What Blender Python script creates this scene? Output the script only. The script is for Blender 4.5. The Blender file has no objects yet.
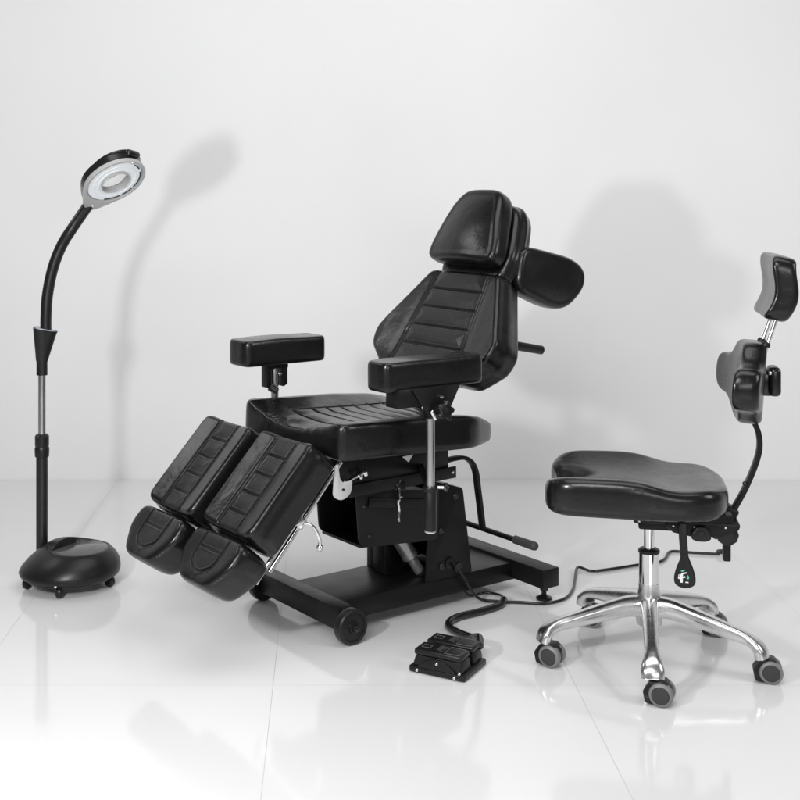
import bpy, bmesh, math, random
import numpy as np
from mathutils import Vector, Matrix, noise
R = math.radians
scene = bpy.context.scene
COL = scene.collection
rng = random.Random(7)

# ------------------------------------------------------------------ camera, world, lights, exposure
cam_d = bpy.data.cameras.new('camera'); cam = bpy.data.objects.new('camera', cam_d); COL.objects.link(cam)
cam.location = (0, 0, 1.31); cam.rotation_euler = (R(90), 0, 0)
cam_d.sensor_width = 36.0; cam_d.lens = 36.0 * 1.54
cam_d.shift_x = 74 / 800; cam_d.shift_y = -210 / 800
cam_d.clip_start = 0.05; cam_d.clip_end = 100
scene.camera = cam

w = bpy.data.worlds.new('World'); scene.world = w; w.use_nodes = True
wb = w.node_tree.nodes['Background']
wb.inputs['Color'].default_value = (1, 1, 1, 1); wb.inputs['Strength'].default_value = 0.12

def area(name, loc, target, sx, sy, power, col=(1, 1, 1)):
    l = bpy.data.lights.new(name, 'AREA'); l.shape = 'RECTANGLE'; l.size = sx; l.size_y = sy
    l.energy = power; l.color = col
    o = bpy.data.objects.new(name, l); COL.objects.link(o); o.location = loc
    d = Vector(target) - Vector(loc); o.rotation_euler = d.to_track_quat('-Z', 'Y').to_euler()
    return o
area('key_softbox', (-1.0, 1.6, 1.25), (0.7, 4.6, 1.0), 0.13, 0.15, 32)
area('overhead_softbox', (0.5, 3.0, 3.3), (0.3, 3.9, 0.0), 2.8, 1.8, 40)
area('front_softbox', (-0.9, -0.9, 3.5), (0.2, 4.6, 0.9), 2.0, 1.6, 92)
area('low_front_fill', (0.9, -1.8, 1.5), (-0.1, 4.2, 0.2), 1.8, 1.0, 30)
area('right_fill', (3.4, 2.0, 2.3), (1.6, 5.0, 0.6), 1.2, 1.6, 36)  # added fill lamp, only brightens the right side of wall and floor
area('left_softbox', (-2.7, 4.5, 2.9), (0.3, 3.8, 0.9), 0.8, 0.8, 9)

scene.view_settings.view_transform = 'Standard'; scene.view_settings.look = 'None'
scene.view_settings.exposure = 0.01; scene.view_settings.gamma = 1.0

# ------------------------------------------------------------------ materials
def mat(name, base, rough=0.5, metal=0.0, spec=0.5, bump=None, coat=0.0, var=0.0, noisescale=60, rvar=0.0, trans=0.0, ior=1.5, emit=0.0):
    m = bpy.data.materials.new(name); m.use_nodes = True
    nt = m.node_tree; n = nt.nodes; L = nt.links; b = n['Principled BSDF']
    if not hasattr(base, '__len__'): base = (base, base, base)
    b.inputs['Base Color'].default_value = (*base, 1); b.inputs['Roughness'].default_value = rough
    b.inputs['Metallic'].default_value = metal; b.inputs['Specular IOR Level'].default_value = spec
    b.inputs['Coat Weight'].default_value = coat; b.inputs['Coat Roughness'].default_value = .17; b.inputs['Transmission Weight'].default_value = trans; b.inputs['IOR'].default_value = ior
    if emit: b.inputs['Emission Color'].default_value = (*base, 1); b.inputs['Emission Strength'].default_value = emit
    tc = n.new('ShaderNodeTexCoord')
    if var or rvar:
        nz = n.new('ShaderNodeTexNoise'); nz.inputs['Scale'].default_value = noisescale * .2; nz.inputs['Detail'].default_value = 5
        L.new(tc.outputs['Object'], nz.inputs['Vector'])
        if var:
            mx = n.new('ShaderNodeMix'); mx.data_type = 'RGBA'
            mx.inputs[6].default_value = (*[c * (1 - var) for c in base], 1); mx.inputs[7].default_value = (*[min(1, c * (1 + var)) for c in base], 1)
            L.new(nz.outputs['Fac'], mx.inputs[0]); L.new(mx.outputs[2], b.inputs['Base Color'])
        if rvar:
            mr = n.new('ShaderNodeMapRange'); mr.inputs['From Min'].default_value = .3; mr.inputs['From Max'].default_value = .7
            mr.inputs['To Min'].default_value = rough - rvar; mr.inputs['To Max'].default_value = rough + rvar
            L.new(nz.outputs['Fac'], mr.inputs['Value']); L.new(mr.outputs['Result'], b.inputs['Roughness'])
    if bump:
        kind, sc, st, dist = bump
        if kind == 'leather':
            v = n.new('ShaderNodeTexVoronoi'); v.feature = 'SMOOTH_F1'; v.inputs['Scale'].default_value = sc; v.inputs['Smoothness'].default_value = .6
            n1 = n.new('ShaderNodeTexNoise'); n1.inputs['Scale'].default_value = 9; n1.inputs['Detail'].default_value = 3
            n1.inputs['Distortion'].default_value = .4
            L.new(tc.outputs['Object'], v.inputs['Vector']); L.new(tc.outputs['Object'], n1.inputs['Vector'])
            b1 = n.new('ShaderNodeBump'); b1.inputs['Strength'].default_value = .45; b1.inputs['Distance'].default_value = .006
            n4 = n.new('ShaderNodeTexNoise'); n4.inputs['Scale'].default_value = 38; n4.inputs['Detail'].default_value = 4; n4.inputs['Distortion'].default_value = 1.2
            L.new(tc.outputs['Object'], n4.inputs['Vector'])
            b4 = n.new('ShaderNodeBump'); b4.inputs['Strength'].default_value = .20; b4.inputs['Distance'].default_value = .0016
            L.new(n4.outputs['Fac'], b4.inputs['Height'])
            L.new(n1.outputs['Fac'], b1.inputs['Height']); L.new(b4.outputs['Normal'], b1.inputs['Normal'])
            b2 = n.new('ShaderNodeBump'); b2.inputs['Strength'].default_value = st; b2.inputs['Distance'].default_value = dist
            L.new(v.outputs['Distance'], b2.inputs['Height']); L.new(b1.outputs['Normal'], b2.inputs['Normal'])
            L.new(b2.outputs['Normal'], b.inputs['Normal']); L.new(b1.outputs['Normal'], b.inputs['Coat Normal'])
        else:
            v = n.new('ShaderNodeTexNoise'); v.inputs['Scale'].default_value = sc; v.inputs['Detail'].default_value = 4
            L.new(tc.outputs['Object'], v.inputs['Vector'])
            b2 = n.new('ShaderNodeBump'); b2.inputs['Strength'].default_value = st; b2.inputs['Distance'].default_value = dist
            L.new(v.outputs['Fac'], b2.inputs['Height']); L.new(b2.outputs['Normal'], b.inputs['Normal'])
    return m

LEATHER = mat('black_leather', 0.005, 0.30, spec=.30, coat=.35, bump=('leather', 420, .25, .0006), var=.15, rvar=.05)
LEATHER2 = mat('black_seat_vinyl', 0.006, 0.28, spec=.30, coat=.35, bump=('leather', 480, .18, .0005), var=.12, rvar=.04)
PAINT = mat('black_powder_coat', 0.006, 0.38, spec=.28, bump=('noise', 600, .12, .0004), rvar=.05)
PAINTG = mat('black_gloss_paint', 0.010, 0.22, rvar=.04)
PLASTIC = mat('black_plastic', 0.009, 0.36, spec=.36, bump=('noise', 900, .1, .0003), rvar=.05)
RUBBER = mat('dark_grey_rubber', 0.035, 0.6, bump=('noise', 500, .1, .0003))
CHROME = mat('chrome', 0.82, 0.09, metal=1.0, rvar=.03)
STEEL = mat('brushed_steel', 0.55, 0.24, metal=1.0, rvar=.05, bump=('noise', 400, .05, .0003))
ALU = mat('polished_aluminium', 0.76, 0.26, metal=1.0, rvar=.06, bump=('noise', 60, .08, .002), noisescale=90)
GREYP = mat('grey_plastic', 0.40, 0.32, rvar=.05)
WHEELRING = mat('grey_wheel_ring', 0.19, 0.4, rvar=.05)
SILVER = mat('silver_cylinder', 0.5, 0.3, metal=.8, rvar=.05)
WHITEP = mat('white_lamp_diffuser', (0.90, 0.93, 0.96), 0.25, rvar=.05, emit=.0)
LENS = mat('lens_glass', 0.95, 0.03, trans=1.0, ior=1.45)
WHITEMARK = mat('white_print', 0.85, 0.5, rvar=.05)
GREENMARK = mat('green_print', (0.12, 0.55, 0.42), 0.5, rvar=.05)
PLATE = mat('zinc_plated_steel', 0.62, 0.42, metal=.45, rvar=.06)
MARKG = mat('dull_grey_print', 0.10, 0.4, rvar=.05)
SMOKED = mat('grey_base_inlay', 0.085, 0.18, rvar=.04)
FUNNEL = mat('grey_socket_insert', (0.42, 0.45, 0.5), 0.4, rvar=.05)

def floor_material():
    m = bpy.data.materials.new('polished_white_tile'); m.use_nodes = True
    nt = m.node_tree; n = nt.nodes; L = nt.links; b = n['Principled BSDF']
    tc = n.new('ShaderNodeTexCoord'); sp = n.new('ShaderNodeSeparateXYZ'); L.new(tc.outputs['Object'], sp.inputs[0])
    def M(op, a, bv=None):
        k = n.new('ShaderNodeMath'); k.operation = op
        for i, x in enumerate((a, bv)):
            if x is None: continue
            if isinstance(x, (int, float)): k.inputs[i].default_value = x
            else: L.new(x, k.inputs[i])
        return k.outputs[0]
    def line(s, off, wd):
        f = M('FRACT', M('DIVIDE', M('ADD', s, off + 80.0), 0.8))
        return M('LESS_THAN', M('ABSOLUTE', M('SUBTRACT', f, 0.5)), wd)      # tile edge in the middle of the period
    gx = line(sp.outputs['X'], 0.14 + 0.4, 0.0010); gy = line(sp.outputs['Y'], -4.86 + 0.4, 0.0011)
    g = M('MAXIMUM', M('MAXIMUM', gx, gy), M('GREATER_THAN', sp.outputs['Y'], 5.559))
    ix = M('FLOOR', M('DIVIDE', M('ADD', sp.outputs['X'], 0.14 + 80.0), 0.8)); iy = M('FLOOR', M('DIVIDE', M('ADD', sp.outputs['Y'], -4.86 + 80.0), 0.8))
    cb = n.new('ShaderNodeCombineXYZ'); L.new(ix, cb.inputs[0]); L.new(iy, cb.inputs[1])
    wn = n.new('ShaderNodeTexWhiteNoise'); L.new(cb.outputs[0], wn.inputs['Vector'])
    nz = n.new('ShaderNodeTexNoise'); nz.inputs['Scale'].default_value = 2.3; nz.inputs['Detail'].default_value = 5; L.new(tc.outputs['Object'], nz.inputs['Vector'])
    v = M('ADD', M('MULTIPLY', wn.outputs['Value'], 0.022), M('MULTIPLY', nz.outputs['Fac'], 0.035))
    v = M('ADD', v, 0.765)
    mx = n.new('ShaderNodeMix'); mx.data_type = 'RGBA'; L.new(g, mx.inputs[0])
    c2 = n.new('ShaderNodeCombineXYZ'); [L.new(v, c2.inputs[i]) for i in range(3)]
    L.new(c2.outputs[0], mx.inputs[6]); mx.inputs[7].default_value = (.52, .52, .52, 1)
    L.new(mx.outputs[2], b.inputs['Base Color'])
    n2 = n.new('ShaderNodeTexNoise'); n2.inputs['Scale'].default_value = 5; n2.inputs['Detail'].default_value = 6; L.new(tc.outputs['Object'], n2.inputs['Vector'])
    r = M('ADD', M('MULTIPLY', n2.outputs['Fac'], 0.10), 0.05); r = M('MAXIMUM', r, M('MULTIPLY', g, .6)); L.new(r, b.inputs['Roughness'])
    b.inputs['Specular IOR Level'].default_value = 0.55
    b1 = n.new('ShaderNodeBump'); b1.inputs['Strength'].default_value = .12; b1.inputs['Distance'].default_value = .002
    n3 = n.new('ShaderNodeTexNoise'); n3.inputs['Scale'].default_value = 14; L.new(tc.outputs['Object'], n3.inputs['Vector'])
    L.new(n3.outputs['Fac'], b1.inputs['Height']); L.new(b1.outputs['Normal'], b.inputs['Normal'])
    return m

def wall_material():
    m = bpy.data.materials.new('white_painted_wall'); m.use_nodes = True
    nt = m.node_tree; n = nt.nodes; L = nt.links; b = n['Principled BSDF']
    tc = n.new('ShaderNodeTexCoord')
    nz = n.new('ShaderNodeTexNoise'); nz.inputs['Scale'].default_value = 1.1; nz.inputs['Detail'].default_value = 6; nz.inputs['Roughness'].default_value = .55
    L.new(tc.outputs['Object'], nz.inputs['Vector'])
    cr = n.new('ShaderNodeValToRGB'); cr.color_ramp.elements[0].position = .3; cr.color_ramp.elements[1].position = .7
    cr.color_ramp.elements[0].color = (.80, .80, .806, 1); cr.color_ramp.elements[1].color = (.84, .84, .846, 1)
    L.new(nz.outputs['Fac'], cr.inputs[0])
    n5 = n.new('ShaderNodeTexNoise'); n5.inputs['Scale'].default_value = 6.5; n5.inputs['Detail'].default_value = 9; n5.inputs['Distortion'].default_value = .8; L.new(tc.outputs['Object'], n5.inputs['Vector'])
    c5 = n.new('ShaderNodeValToRGB'); c5.color_ramp.elements[0].position = .66; c5.color_ramp.elements[1].position = .74
    c5.color_ramp.elements[0].color = (1, 1, 1, 1); c5.color_ramp.elements[1].color = (.985, .985, .985, 1); L.new(n5.outputs['Fac'], c5.inputs[0])
    mm = n.new('ShaderNodeMix'); mm.data_type = 'RGBA'; mm.blend_type = 'MULTIPLY'; mm.inputs[0].default_value = 1
    L.new(cr.outputs[0], mm.inputs[6]); L.new(c5.outputs[0], mm.inputs[7]); L.new(mm.outputs[2], b.inputs['Base Color'])
    b.inputs['Roughness'].default_value = .55; b.inputs['Specular IOR Level'].default_value = .35
    n2 = n.new('ShaderNodeTexNoise'); n2.inputs['Scale'].default_value = 120; n2.inputs['Detail'].default_value = 3; L.new(tc.outputs['Object'], n2.inputs['Vector'])
    b1 = n.new('ShaderNodeBump'); b1.inputs['Strength'].default_value = .1; b1.inputs['Distance'].default_value = .001
    L.new(n2.outputs['Fac'], b1.inputs['Height']); L.new(b1.outputs['Normal'], b.inputs['Normal'])
    return m

# ------------------------------------------------------------------ mesh helpers
I4 = Matrix.Identity(4)
def frame(origin, ex, ey, ez):
    ex, ey, ez = Vector(ex).normalized(), Vector(ey).normalized(), Vector(ez).normalized()
    m = Matrix((ex, ey, ez)).transposed().to_4x4(); m.translation = Vector(origin); return m
def T(x, y, z): return Matrix.Translation((x, y, z))
def RX(a): return Matrix.Rotation(R(a), 4, 'X')
def RY(a): return Matrix.Rotation(R(a), 4, 'Y')
def RZ(a): return Matrix.Rotation(R(a), 4, 'Z')

def catmull(pts, sub=8, closed=False):
    P = [Vector(p) for p in pts]; n = len(P); out = []
    rngi = range(n) if closed else range(n - 1)
    for i in rngi:
        if closed: p0, p1, p2, p3 = P[(i - 1) % n], P[i], P[(i + 1) % n], P[(i + 2) % n]
        else: p0, p1, p2, p3 = P[max(i - 1, 0)], P[i], P[i + 1], P[min(i + 2, n - 1)]
        for k in range(sub):
            t = k / sub
            out.append(0.5 * ((2 * p1) + (p2 - p0) * t + (2 * p0 - 5 * p1 + 4 * p2 - p3) * t * t + (3 * p1 - p0 - 3 * p2 + p3) * t ** 3))
    if not closed: out.append(P[-1].copy())
    return out

def round_poly(pts, rad, seg=8):
    """closed 2D polygon with rounded corners; rad a number or one per corner"""
    n = len(pts); out = []
    for i in range(n):
        p = Vector(pts[i][:2]); a = Vector(pts[i - 1][:2]); b = Vector(pts[(i + 1) % n][:2])
        r = rad[i] if hasattr(rad, '__len__') else rad
        da = (a - p); db = (b - p); la, lb = da.length, db.length; da.normalize(); db.normalize()
        ang = da.angle(db); t = min(r / max(math.tan(ang / 2), 1e-4), la * .48, lb * .48)
        s = p + da * t; e = p + db * t
        for k in range(seg + 1):
            u = k / seg; out.append(s.lerp(p, u).lerp(p.lerp(e, u), u))
    return out

def resample(poly, N, sm=.012):
    P = np.array([[p[0], p[1]] for p in poly]); P2 = np.vstack([P, P[:1]])
    d = np.r_[0, np.cumsum(np.hypot(*np.diff(P2, axis=0).T))]
    t = np.linspace(0, d[-1], N, endpoint=False)
    Q = np.stack([np.interp(t, d, P2[:, 0]), np.interp(t, d, P2[:, 1])], 1)
    if sm:                                                   # soften the corners along the outline
        k = sm / (d[-1] / N); f = np.fft.fftfreq(N); g = np.exp(-2 * (np.pi * f * k) ** 2)
        z = np.fft.ifft(np.fft.fft(Q[:, 0] + 1j * Q[:, 1]) * g); Q = np.stack([z.real, z.imag], 1)
    A = 0.5 * np.sum(Q[:, 0] * np.roll(Q[:, 1], -1) - np.roll(Q[:, 0], -1) * Q[:, 1])
    return Q if A > 0 else Q[::-1]

class MB:
    def __init__(s): s.v = []; s.f = []; s.mi = []; s.n = 0
    def add(s, verts, faces, mi=0, M=I4):
        a = np.asarray([tuple(v) for v in verts], float) if not isinstance(verts, np.ndarray) else verts
        Mn = np.array(M); a = a @ Mn[:3, :3].T + Mn[:3, 3]
        flip = np.linalg.det(Mn[:3, :3]) < 0
        s.v.append(a); k = s.n
        for f in faces:
            g = [i + k for i in f]; s.f.append(g[::-1] if flip else g)
        s.mi += [mi] * len(faces); s.n += len(a); return s
    def bm(s, bm, mi=0, M=I4):
        bm.verts.index_update()
        s.add([v.co for v in bm.verts], [[v.index for v in f.verts] for f in bm.faces], mi, M); bm.free(); return s
    def box(s, lo, hi, bev=.003, mi=0, M=I4, seg=2):
        b = bmesh.new(); bmesh.ops.create_cube(b, size=1)
        lo, hi = Vector(lo), Vector(hi)
        for v in b.verts: v.co = Vector([(lo[i] + hi[i]) / 2 + v.co[i] * (hi[i] - lo[i]) for i in range(3)])
        if bev: bmesh.ops.bevel(b, geom=b.edges[:], offset=bev, segments=seg, profile=.5, affect='EDGES')
        return s.bm(b, mi, M)
    def prism(s, poly, z0, z1, bev=.002, mi=0, M=I4, seg=2):
        b = bmesh.new(); vs = [b.verts.new((p[0], p[1], z0)) for p in poly]
        f = b.faces.new(vs); r = bmesh.ops.extrude_face_region(b, geom=[f])
        for g in r['geom']:
            if isinstance(g, bmesh.types.BMVert): g.co.z = z1
        bmesh.ops.recalc_face_normals(b, faces=b.faces[:])
        if bev:
            es = [e for e in b.edges if abs(e.verts[0].co.z - e.verts[1].co.z) < 1e-6]
            bmesh.ops.bevel(b, geom=es, offset=bev, segments=seg, profile=.5, affect='EDGES')
        return s.bm(b, mi, M)
    def lathe(s, prof, seg=40, mi=0, M=I4):
        """prof: (r,z) list, bottom to top, around Z"""
        V = []; F = []; n = len(prof)
        for r, z in prof:
            for k in range(seg):
                a = 2 * math.pi * k / seg; V.append((r * math.cos(a), r * math.sin(a), z))
        for i in range(n - 1):
            for k in range(seg):
                k2 = (k + 1) % seg; F.append((i * seg + k, i * seg + k2, (i + 1) * seg + k2, (i + 1) * seg + k))
        F.append(tuple(reversed(range(seg)))); F.append(tuple((n - 1) * seg + k for k in range(seg)))
        return s.add(V, F, mi, M)
    def cyl(s, a, b, r, mi=0, seg=28, bev=.0015, M=I4, r2=None):
        a, b = Vector(a), Vector(b); d = b - a; h = d.length; r2 = r if r2 is None else r2
        q = d.to_track_quat('Z', 'Y').to_matrix().to_4x4(); q.translation = a
        return s.lathe([(r - bev, 0), (r, bev), (r2, h - bev), (r2 - bev, h)], seg, mi, M @ q)
    def tube(s, pts, r, mi=0, seg=14, M=I4, flat=None, up=(0, 0, 1), caps=True):
        """sweep circle (or flat=(w,h) rounded rect) along pts; r may be a list"""
        P = [Vector(p) for p in pts]; n = len(P); V = []; F = []
        nrm = None
        if flat:
            sec = [(p[0], p[1]) for p in round_poly([(-flat[0]/2, -flat[1]/2), (flat[0]/2, -flat[1]/2), (flat[0]/2, flat[1]/2), (-flat[0]/2, flat[1]/2)], min(flat) * .25, 3)]
        else: sec = [(math.cos(2 * math.pi * k / seg), math.sin(2 * math.pi * k / seg)) for k in range(seg)]
        m = len(sec)
        for i in range(n):
            t = (P[min(i + 1, n - 1)] - P[max(i - 1, 0)]).normalized()
            if nrm is None:
                u = Vector(up)
                if abs(t.dot(u)) > .95: u = Vector((1, 0, 0))
                nrm = (u - t * u.dot(t)).normalized()
            else: nrm = (nrm - t * nrm.dot(t)).normalized()
            bi = t.cross(nrm); rr = 1 if flat else (r[i] if hasattr(r, '__len__') else r)
            for x, y in sec: V.append(P[i] + (bi * x + nrm * y) * rr)
        for i in range(n - 1):
            for k in range(m):
                k2 = (k + 1) % m; F.append((i * m + k, i * m + k2, (i + 1) * m + k2, (i + 1) * m + k))
        if caps: F.append(tuple(reversed(range(m)))); F.append(tuple((n - 1) * m + k for k in range(m)))
        return s.add(V, F, mi, M)
    def sphere(s, c, r, mi=0, M=I4, scale=(1, 1, 1), u=24, v=14):
        b = bmesh.new(); bmesh.ops.create_uvsphere(b, u_segments=u, v_segments=v, radius=r)
        for q in b.verts: q.co = Vector((q.co.x * scale[0] + c[0], q.co.y * scale[1] + c[1], q.co.z * scale[2] + c[2]))
        return s.bm(b, mi, M)
    def cushion(s, outline, thick, rad=.02, rad2=.012, top=None, N=360, J=60, bulge=.004, mi=0, M=I4, centre=None, seam=0.0, dome=0.0, skew=None, sm=.012, soft=0.0):
        """upholstered pad: plan outline in x,y, thickness along z (0 bottom .. thick top) with height field top(x,y)"""
        O = resample(outline, N, sm); c = np.array(centre) if centre is not None else O.mean(0)
        tg = np.roll(O, -1, 0) - np.roll(O, 1, 0); tg /= np.linalg.norm(tg, axis=1)[:, None]
        nr = np.stack([tg[:, 1], -tg[:, 0]], 1)
        rings = []; In = O - nr * rad
        zt = (lambda P: np.zeros(len(P)) + thick) if top is None else (lambda P: thick + top(P[:, 0], P[:, 1]))
        # smoothed inner outline avoids self-crossing
        for j in range(1, J + 1):
            q = (j / J); P = c + (In - c) * q
            hx = np.abs(O[:, 0] - c[0]).max(); hy = np.abs(O[:, 1] - c[1]).max(); dz = dome * np.clip(1 - ((P[:, 0] - c[0]) / hx) ** 2, 0, 1) * np.clip(1 - ((P[:, 1] - c[1]) / hy) ** 2, 0, 1); rings.append(np.c_[P, zt(P) + dz])
        zin = rings[-1][:, 2]
        if soft:                                             # one continuous rounded side, no edge
            c1 = lambda u: max(0.0, math.cos(u)) ** soft
            s1 = lambda u: math.copysign(abs(math.sin(u)) ** soft, math.sin(u))
            for k in range(1, 31):
                a = math.pi / 2 - math.pi * k / 31
                z = zin * (.5 + .5 * s1(a)); rings.append(np.c_[In + nr * rad * c1(a), z])
        for k in range(1, 9) if not soft else ():
            a = math.pi / 2 * k / 8; P = In + nr * rad * math.sin(a)
            rings.append(np.c_[P, zin - rad * (1 - math.cos(a))])
        zb = rings[-1][:, 2]
        bot = np.full(N, 0.0)
        for k in range(1, 9) if not soft else ():
            q = k / 9; P = O + nr * bulge * math.sin(math.pi * q) ** 2 ; z = zb * (1 - q) + rad2 * q
            if seam and k == 2: P = P - nr * seam
            rings.append(np.c_[P, z])
        for k in range(0, 6) if not soft else ():
            a = math.pi / 2 * k / 5; P = O - nr * rad2 * (1 - math.cos(a))
            rings.append(np.c_[P, rad2 * (1 - math.sin(a)) + bot])
        for q in (.7, .35): rings.append(np.c_[c + ((In if soft else O) - c) * q, bot])
        V = np.vstack([np.array([[c[0], c[1], rings[0][:, 2].mean() if top is None else zt(c[None])[0] + dome]])] + rings + [np.array([[c[0], c[1], 0]])])
        if skew is not None: V = skew(V)
        F = []
        for k in range(N): F.append((0, 1 + k, 1 + (k + 1) % N))
        for i in range(len(rings) - 1):
            a = 1 + i * N; b = a + N
            for k in range(N):
                k2 = (k + 1) % N; F.append((a + k, b + k, b + k2, a + k2))
        a = 1 + (len(rings) - 1) * N; e = len(V) - 1
        for k in range(N): F.append((a + k, e, a + (k + 1) % N))
        return s.add(V, F, mi, M)
    def build(s, name, mats, parent=None, ang=38, sub=0):
        me = bpy.data.meshes.new(name); V = np.vstack(s.v)
        me.from_pydata(V.tolist(), [], s.f)
        if not isinstance(mats, (list, tuple)): mats = [mats]
        for m in mats: me.materials.append(m)
        me.polygons.foreach_set('material_index', s.mi)
        me.polygons.foreach_set('use_smooth', [True] * len(s.f))
        me.update(); me.set_sharp_from_angle(angle=R(ang))
        o = bpy.data.objects.new(name, me); COL.objects.link(o)
        if parent: o.parent = parent
        return o

def thing(name, label, cat, loc=(0, 0, 0), rz=0):
    o = bpy.data.objects.new(name, None); COL.objects.link(o); o.empty_display_size = .1
    o.location = loc; o.rotation_euler = (0, 0, rz); o['label'] = label; o['category'] = cat; return o
def tag(o, label, cat): o['label'] = label; o['category'] = cat

def groove(x, y, segs, depth=.0035, wd=.003, puff=.004, pw=.02):
    """stitched seams: sharp crease plus padding that swells away from it"""
    h = np.zeros_like(x); dm = np.full_like(x, 9.)
    for (ax, ay, bx, by) in segs:
        dx, dy = bx - ax, by - ay; t = np.clip(((x - ax) * dx + (y - ay) * dy) / (dx * dx + dy * dy), 0, 1)
        d = np.hypot(x - ax - t * dx, y - ay - t * dy); dm = np.minimum(dm, d)
    return -depth * np.exp(-(dm / wd) ** 2) - puff * np.exp(-dm / pw) + .0008 * np.exp(-((dm - .0065) / .0022) ** 2)

# ------------------------------------------------------------------ floor and wall
mb = MB(); mb.add([(-6, -4, 0), (7, -4, 0), (7, 5.565, 0), (-6, 5.565, 0)], [(0, 1, 2, 3)])
fl = mb.build('floor', floor_material()); fl['kind'] = 'structure'
mb = MB(); mb.box((-6, 5.565, -.02), (7, 5.70, 4.2), 0)
wl = mb.build('back_wall', wall_material()); wl['kind'] = 'structure'

# ------------------------------------------------------------------ treatment chair
CH = thing('treatment_chair', 'large black leather reclining treatment chair with split leg rests on a steel base', 'treatment chair', (-.045, 3.71, 0), R(35))

# base: deck plate, crossbars
b = MB()
b.box((.03, -.13, .042), (.72, .118, .100), .004)
b.box((-.025, -.175, .036), (.032, .255, .101), .004)
b.box((.70, -.275, .048), (.77, .215, .109), .004)
b.build('base_frame', PAINT, CH)
def wheel(x, y, side):
    b = MB(); M = T(x, y, .052) @ RX(90 if side < 0 else -90)
    b.lathe([(.018, -.016), (.046, -.016), (.051, -.012), (.052, 0), (.051, .012), (.047, .016), (.040, .0165), (.038, .0125), (.018, .0125), (.016, .018), (.013, .019)], 56, 0, M)
    o = b.build('wheel', PLASTIC, CH)
    h = MB(); h.lathe([(.011, .018), (.012, .020), (.009, .030), (.006, .032), (.0001, .0325)], 24, 0, M)
    h.build('hub', PAINTG, o)
wheel(.005, -.196, -1); wheel(.005, .276, 1)
for y in (-.235, .18):
    b = MB(); b.lathe([(.024, 0), (.026, .003), (.025, .008), (.012, .014), (.008, .018), (.008, .046)], 28, 0, T(.742, y, 0))
    b.lathe([(.014, .030), (.014, .038)], 6, 0, T(.742, y, 0))
    b.build('levelling_foot', PAINTG, CH)

def plate_y(poly, y0, y1, mbd, bev=.002, mi=0):
    """polygon in x,z extruded along y"""
    mbd.prism([(p[0], p[1]) for p in poly], -y1, -y0, bev, mi, Matrix(((1, 0, 0, 0), (0, 0, -1, 0), (0, 1, 0, 0), (0, 0, 0, 1))))
# tower
b = MB()
side = round_poly([(.335, .101), (.525, .101), (.487, .372), (.372, .408), (.352, .30)], [.002, .006, .02, .01, .05], 5)
plate_y(side, -.135, -.127, b)
plate_y(side, .10, .108, b)
back = [(.515, .101), (.527, .101), (.487, .372), (.475, .372)]
plate_y(back, -.126, .099, b, .001)
plate_y([(.285, .101), (.345, .101), (.345, .25), (.285, .25)], .06, .10, b, .002)
plate_y([(.372, .400), (.372, .408), (.487, .372), (.487, .364)], -.126, .099, b, .001)
tw = b.build('lift_tower', PAINT, CH)
for (x, z) in ((.455, .35), (.40, .14), (.47, .13), (.395, .25)):
    b = MB(); b.lathe([(.011, 0), (.011, .003), (.007, .007), (.0001, .0075)], 18, 0, T(x, -.135, z) @ RX(90)); b.build('bolt', PAINTG, tw)
b = MB(); b.lathe([(.018, 0), (.018, .004), (.012, .006), (.008, .006)], 24, 0, T(.432, -.135, .145) @ RX(90))
b.build('cable_gland', PLASTIC, tw)
# actuator
b = MB(); b.cyl((.265, -.05, .27), (.335, -.06, .165), .026, 0); b.cyl((.335, -.06, .165), (.37, -.065, .112), .017, 0)
b.sphere((.372, -.066, .112), .019, 1)
b.build('lift_actuator', [SILVER, PAINTG], CH)
b = MB(); plate_y(round_poly([(.265, .27), (.335, .27), (.345, .101), (.275, .101)], .006, 3), -.01, .05, b)
b.build('actuator_cover', PAINT, CH)

# lift arm housing: hollow, open to the front
b = MB()
hs = round_poly([(.055, .440), (.070, .255), (.37, .232), (.375, .385), (.20, .410)], [.004, .035, .01, .01, .03], 6)
plate_y(hs, -.152, -.145, b)
plate_y(hs, .055, .062, b)
plate_y([(.057, .432), (.057, .438), (.20, .407), (.20, .401)], -.144, .054, b, .001); plate_y([(.20, .401), (.20, .407), (.37, .384), (.37, .378)], -.144, .054, b, .001)
plate_y([(.078, .252), (.078, .260), (.37, .239), (.37, .232)], -.144, .054, b, .001)
plate_y([(.30, .25), (.31, .25), (.31, .38), (.30, .38)], -.144, .054, b, .001)
b.box((.0, -.004, -.012), (.25, .004, .016), .0015, 0, T(.098, -.157, .385) @ RY(9))
hh = b.build('lift_housing', PAINT, CH)
for (x, z) in ((.105, .285), (.085, .375), (.36, .26)):
    b = MB(); b.lathe([(.005, 0), (.005, .002), (.003, .004), (.0001, .004)], 16, 0, T(x, -.152, z) @ RX(90)); b.build('bolt', PAINTG, hh)
# hook spring on housing face
b = MB(); b.tube(catmull([(.225, -.158, .385), (.205, -.170, .388), (.200, -.170, .375), (.204, -.170, .35), (.200, -.172, .325), (.206, -.168, .318)], 6), .0035, 0, 8)
b.build('wire_hook', CHROME, CH)
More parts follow.
